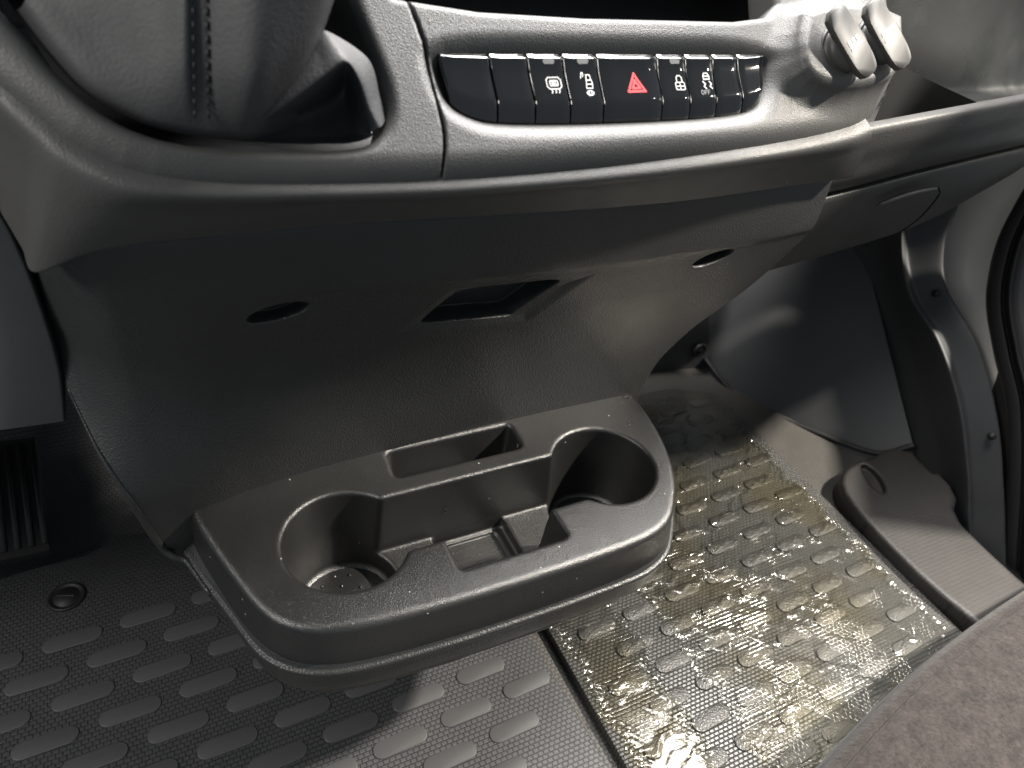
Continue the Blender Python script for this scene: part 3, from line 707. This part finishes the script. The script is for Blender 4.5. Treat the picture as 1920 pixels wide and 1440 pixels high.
hb = crom(np.array([fp(-.042, .10, -.012), fp(-.045, .14, -.012), fp(.0, .163, -.012), fp(.06, .165, -.012), (fp(.09, .158, -.012)), fp(.114, .135, -.012), fp(.118, .11, -.012)]), 160)
top_ = front[-1]; mid_ = hb * .45 + top_ * .55 + FN * .012
grid('gaiter_back', patch(np.array([hb, mid_, top_]), 30, 160), M_LEATHER, gear, flip=False)
sa = top_[90] - FN * .01; V, F = tube([sa, sa + np.array([.0, -.02, .06]), sa + np.array([.0, -.03, .14])], [.013, .011, .010], 16); obj('shaft', V, F, M_BLACK, gear)
fold = [[(457, 259, -.010), (458, 254, -.004), (459, 249, .003), (457, 243, .007), (456, 236, .006), (448, 215, .000)],
        [(505, 268, -.005), (508, 256, -.012), (513, 232, -.012), (510, 213, .014), (506, 204, .014), (485, 170, .004)],
        [(555, 270, -.005), (560, 254, -.015), (570, 210, -.016), (562, 177, .020), (557, 166, .020), (535, 112, .008)],
        [(605, 270, -.005), (610, 252, -.018), (618, 185, -.018), (606, 144, .024), (600, 130, .024), (580, 72, .012)],
        [(640, 270, -.005), (638, 250, -.018), (646, 165, -.016), (648, 118, .026), (640, 100, .026), (612, 58, .014)],
        [(665, 267, -.005), (655, 248, -.016), (660, 182, -.012), (672, 150, .020), (680, 140, .018), (690, 110, .004)],
        [(684, 262, -.005), (672, 246, -.010), (676, 218, -.004), (690, 206, .010), (700, 200, .008), (712, 180, -.004)],
        [(706, 252, -.008), (696, 250, -.004), (698, 246, .001), (708, 240, .004), (716, 236, .002), (724, 222, -.008)]]
G = np.array([[fpx(*p) for p in c_] for c_ in fold]).swapaxes(0, 1)
grid('gaiter_fold', patch(G, 90, 120), M_LEATHER, gear, flip=False)
# stitches down the seam
for side in (-14, 12):
    pts = crom([fpx(380 + side, 225, .0105), fpx(378 + side, 120, .0285), fpx(376 + side, 0, .0420), fpx(375 + side, -120, .0535)], 15)
    for a, b in zip(pts[:-1], pts[1:]):
        V, F = tube([a + (b - a) * .18, a + (b - a) * .82], .0007, 6); obj('stitch', V, F, M_BLACK, gear)

# ------------------------------------------------------------------ right hand side of the footwell
A0 = np.array([.874, .759, 0]); nn_ = np.array([-.0609, -.0279, .0414]); nn_ /= np.linalg.norm(nn_)
bot = [(1318, 672), (1375, 738), (1440, 775), (1530, 812), (1640, 850), (1712, 836)]
top = [(1290, 500), (1370, 480), (1440, 450), (1510, 420), (1560, 400), (1600, 390)]
rows = []
for k, t_ in enumerate((0, .06, .3, .6, 1.0)):
    row = []
    for c_, (p, q) in enumerate(zip(bot, top)):
        pp = (np.array(p) * (1 - t_) + np.array(q) * t_); bul = .012 * math.sin(math.pi * min(1, .12 + t_ * .8)) * math.sin(math.pi * (c_ + .6) / 6.4)
        row.append(atplane(A0 + nn_ * bul, nn_, *pp))
    rows.append(row)
wa = grid('wheel_arch_panel', patch(np.array(rows), 50, 60), M_SMOOTH, flip=True)
tag(wa, 'smooth dark grey wheel arch panel curving up beside the passenger mat', 'trim panel')
# rubber edge strip along its foot
e_ = crom(np.array(rows)[0], 60); V, F = tube(e_ + (-.002, -.002, .003), .0045, 8); obj('edge_strip', V, F, M_BLACK, wa)

fw = grid('footwell_panel', patch(np.array([[at('y', .80, 1180, 780), at('y', .79, 1260, 772), at('y', .78, 1345, 700)], [at('y', .80, 1200, 640), at('y', .79, 1280, 610), at('y', .78, 1330, 600)], [at('y', .84, 1230, 480), at('y', .84, 1300, 470), at('y', .84, 1380, 450)]]), 20, 20), M_KICK, flip=True)
tag(fw, 'black footwell front panel with a round screw behind the console', 'trim panel')
c = at('y', .775, 1311, 656)
P = [[(c[0] + r * math.cos(t), c[1] - h, c[2] + r * math.sin(t)) for t in np.linspace(0, 2 * math.pi, 24, endpoint=False)] for r, h in ((.014, 0), (.014, .004), (.011, .006), (.008, .002), (.006, .002), (.005, .006), (.001, .006))]
obj_ = grid('screw', P, M_BLACK, fw, close=True)

lk = [(1590, 390, 1.05), (1603, 480, 1.05), (1618, 560, 1.05), (1642, 640, 1.05), (1672, 735, 1.05), (1704, 828, 1.05), (1730, 900, 1.05), (1770, 1000, 1.05)]
m1 = [(1640, 380, 1.055), (1650, 470, 1.055), (1665, 550, 1.055), (1700, 640, 1.055), (1735, 745, 1.055), (1765, 860, 1.055), (1780, 930, 1.055), (1805, 1020, 1.055)]
rk = [(1690, 380, 1.045), (1690, 480, 1.045), (1708, 560, 1.045), (1757, 640, 1.045), (1797, 760, 1.045), (1814, 890, 1.045), (1816, 960, 1.045), (1820, 1050, 1.045)]
rk2 = [(1706, 375, 1.060), (1704, 480, 1.060), (1724, 558, 1.060), (1772, 636, 1.060), (1811, 756, 1.060), (1826, 890, 1.060), (1828, 970, 1.060), (1832, 1060, 1.060)]
ok = [(1792, 385, 1.085), (1767, 460, 1.085), (1772, 540, 1.085), (1832, 650, 1.085), (1868, 790, 1.085), (1878, 910, 1.085), (1882, 1010, 1.085), (1884, 1110, 1.085)]
ok2 = [(x + 3, y, 1.10) for x, y, _ in ok]
G = np.array([[at('x', X_, px, py) for px, py, X_ in c_] for c_ in (lk, m1, rk, rk2, ok, ok2)])
kick = grid('kick_panel', patch(G, 60, 80), M_KICK, flip=True)
tag(kick, 'dark moulded kick panel with a raised rib below the glove box end', 'trim panel')
for (px, py) in ((1754, 550), (1858, 818)):
    c = at('x', 1.072, px, py)
    P = [[(c[0] - h, c[1] + r * math.cos(t), c[2] + r * math.sin(t)) for t in np.linspace(0, 2 * math.pi, 16, endpoint=False)] for r, h in ((.0055, -.004), (.0055, .001), (.004, .003), (.001, .0035))]
    grid('screw', P, M_BLACK, kick, close=True)

po = [(1815, 300), (1760, 400), (1735, 470), (1740, 560), (1795, 660), (1835, 800), (1850, 920), (1855, 1060)]
pe = [(1975, 270), (1920, 370), (1885, 460), (1866, 560), (1880, 660), (1896, 790), (1898, 920), (1890, 1060)]
G = np.array([[at('x', X_, px, py) for px, py in c_] for c_, X_ in ((po, 1.135), ([((a[0] + b[0]) / 2, (a[1] + b[1]) / 2) for a, b in zip(po, pe)], 1.126), (pe, 1.135))])
pil = grid('door_pillar', patch(G, 30, 50), M_PAINT, flip=True)
ue = [(.445, .39), (.433, .417), (.387, .49), (.315, .605), (.269, .718), (.2, .87), (.1, 1.05)]
G = np.array([[(x_, y_ + dy_ * float(pchip([.39, .43, .5, .6, 1.1], [.045, .05, .095, .18, .20], z_)), z_ + dy_ * .02) for y_, z_ in ue] for x_, dy_ in ((1.15, 0), (1.13, .2), (1.13, .8), (1.15, 1), (1.19, .5), (1.15, 0))])
grid('upper_pillar', patch(G, 30, 40), M_PAINT, pil, flip=True)
tag(pil, 'light grey painted door pillar between kick panel and door seal', 'pillar')
# door seal and door edge on the far right
e0 = [(1938, 325), (1905, 378), (1866, 460), (1848, 560), (1862, 660), (1884, 760), (1886, 900), (1878, 1040), (1872, 1180)]
def shift(dx, X_): return [at('x', X_, px + dx, py) for px, py in e0]
G = np.array([shift(0, 1.118), shift(4, 1.104), shift(26, 1.104), shift(34, 1.112), shift(44, 1.100), shift(56, 1.110), shift(75, 1.118), [(1.13, .43, z_) for z_ in np.linspace(.33, -.12, 9)], [(1.14, .205, z_) for z_ in np.linspace(.57, -.12, 9)]])
dr = empty('cab_door'); tag(dr, 'black rubber sealed edge of the passenger door at the far right', 'door')
D_ = patch(G, 90, 90); grid('door_seal', D_[:60], M_BLACK, dr, flip=True); grid('door_panel', D_[59:], M_KICK, dr, flip=True)

# sill plate
sl_px = [(1640, 853), (1703, 828), (1745, 868), (1798, 925), (1788, 965), (1850, 1028), (1930, 1100), (2040, 1190), (2140, 1290), (1990, 1320), (1862, 1190), (1745, 1097), (1650, 1003), (1605, 952), (1578, 912), (1580, 886), (1600, 868)]
SL = np.array([at('z', .022, *p)[:2] for p in sl_px]); sl2 = poly2(chaikin(SL, 1))
ov = [at('z', .022, 1638, 896)[:2], at('z', .022, 1735, 862)[:2]]
def sill_f(x, y, z):
    b = rI(sl2(x, y), z - .022, .006); b = np.maximum(b, -.012 - z)
    for cx, cy in ov:
        dx, dy = x - cx, y - cy; a = .35; p = dx * math.cos(a) - dy * math.sin(a); q = dx * math.sin(a) + dy * math.cos(a)
        b = rI(b, -np.maximum((np.sqrt((p / .013) ** 2 + (q / .030) ** 2) - 1) * .013, .012 - z), .002)
    return b
V, F = surfnet(sill_f, (SL[:, 0].min() - .01, SL[:, 1].min() - .01, -.016), (SL[:, 0].max() + .01, SL[:, 1].max() + .01, .027), .0032)
sill = obj('sill_plate', V, F, M_SILL); tag(sill, 'scuffed brownish plastic entry sill plate right of the passenger mat', 'sill plate')

# ------------------------------------------------------------------ driver side, upper left
kn = [[(-140, 300), (-20, 385), (35, 480), (80, 600), (108, 700), (118, 790)], [(-190, 330), (-80, 420), (-30, 510), (0, 620), (10, 720), (10, 805)], [(-260, 330), (-200, 440), (-160, 540), (-130, 640), (-120, 740), (-120, 820)]]
G = np.array([[at('y', y_, *p) for p in r_] for r_, y_ in zip(kn, (.475, .485, .52))])
G2 = np.concatenate([[G[0] + (0.003, .14, .0)], [G[0] + (.002, .004, 0)], G, [G[-1] + (-.22, .02, 0)], [G[-1] + (-.5, .06, 0)]])
knee = grid('knee_panel', patch(G2, 50, 60), M_KICK); tag(knee, 'black driver side knee panel left of the centre console', 'trim panel')
toe = grid('toe_board', patch(np.array([[(x, y, z) for x in np.linspace(-.7, .32, 5)] for y, z in ((.66, -.008), (.80, .0), (.90, .05), (1.05, .22), (1.15, .45), (1.18, .9))]), 40, 30), M_MAT, flip=True)
tag(toe, kind='structure', label='ribbed rubber toe board behind the pedals', cat='floor')
bh = grid('bulkhead', np.array([[(x, 1.2, z) for x in (-.9, .3, 1.3)] for z in (-.05, .4, .8)]), M_VOID, flip=True)
grid('light_block_cover', np.array([[(x, y, z) for x in (-.9, -.3, .58)] for y, z in ((.50, .665), (.8, .78), (1.2, .80))]), M_VOID, dash)  # unseen cover added to keep windscreen light off the toe board
tag(bh, kind='structure', label='black bulkhead behind the console', cat='wall')

ped = empty('accelerator_pedal'); tag(ped, 'black ribbed rubber pedal above the driver side floor', 'pedal')
pq = np.array([(-.30, .80, .105), (-.160, .80, .095), (-.157, .66, .045), (-.30, .66, .05)])
n_ = np.cross(pq[1] - pq[0], pq[3] - pq[0]); n_ /= np.linalg.norm(n_); n_ = n_ if n_[2] > 0 else -n_
V = []; 
for h, s in ((-.014, 1.0), (-.003, 1.0), (0, .985)): V += [pq.mean(0) + (p - pq.mean(0)) * s + n_ * h for p in pq]
F = gridf(3, 4, True) + [[8, 9, 10, 11], [3, 2, 1, 0]]
obj('pedal_pad', V, F, M_BLACK, ped, sharp=30)
for k in range(11):
    t_ = .03 + k / 11.2
    a = pq[1] + (pq[0] - pq[1]) * t_ + (pq[2] - pq[1]) * .06; b = pq[2] + (pq[3] - pq[2]) * t_ + (pq[1] - pq[2]) * .06
    V, F = tube([a + n_ * .001, b + n_ * .001], .0035, 8); obj('rib', V, F, M_BLACK, ped)
V, F = tube([(-.22, .80, .09), (-.22, .95, .25), (-.22, 1.05, .45)], .012, 10); obj('pedal_arm', V, F, M_BLACK, ped)

# ------------------------------------------------------------------ seat cushion corner, bottom right
seat = empty('seat'); tag(seat, 'grey brown fabric seat cushion with stitched edge in the near corner', 'seat')
seam = [at('z', .130, *p) for p in ((1440, 1600), (1585, 1440), (1697, 1319), (1787, 1235), (1920, 1134), (2200, 960))]
sx = np.linspace(seam[0][0], seam[-1][0], 60)
ye = pchip([q[0] for q in seam], [q[1] for q in seam], sx)
prof = [(.014, -.01), (.018, .04), (.018, .085), (.015, .112), (.009, .1255), (.003, .1305), (.000, .1290), (-.004, .1315), (-.02, .136), (-.10, .146), (-.30, .152), (-.6, .15)]
P = np.array([[(x, ye[i] + o_, z) for i, x in enumerate(sx)] for o_, z in prof])
grid('cushion', patch(P, 120, 90), M_FABRIC, seat, flip=False)
V, F = tube([(x, ye[i] - .0005, .1308) for i, x in enumerate(sx)], .0009, 8); obj('piping', V, F, M_FABRIC, seat)
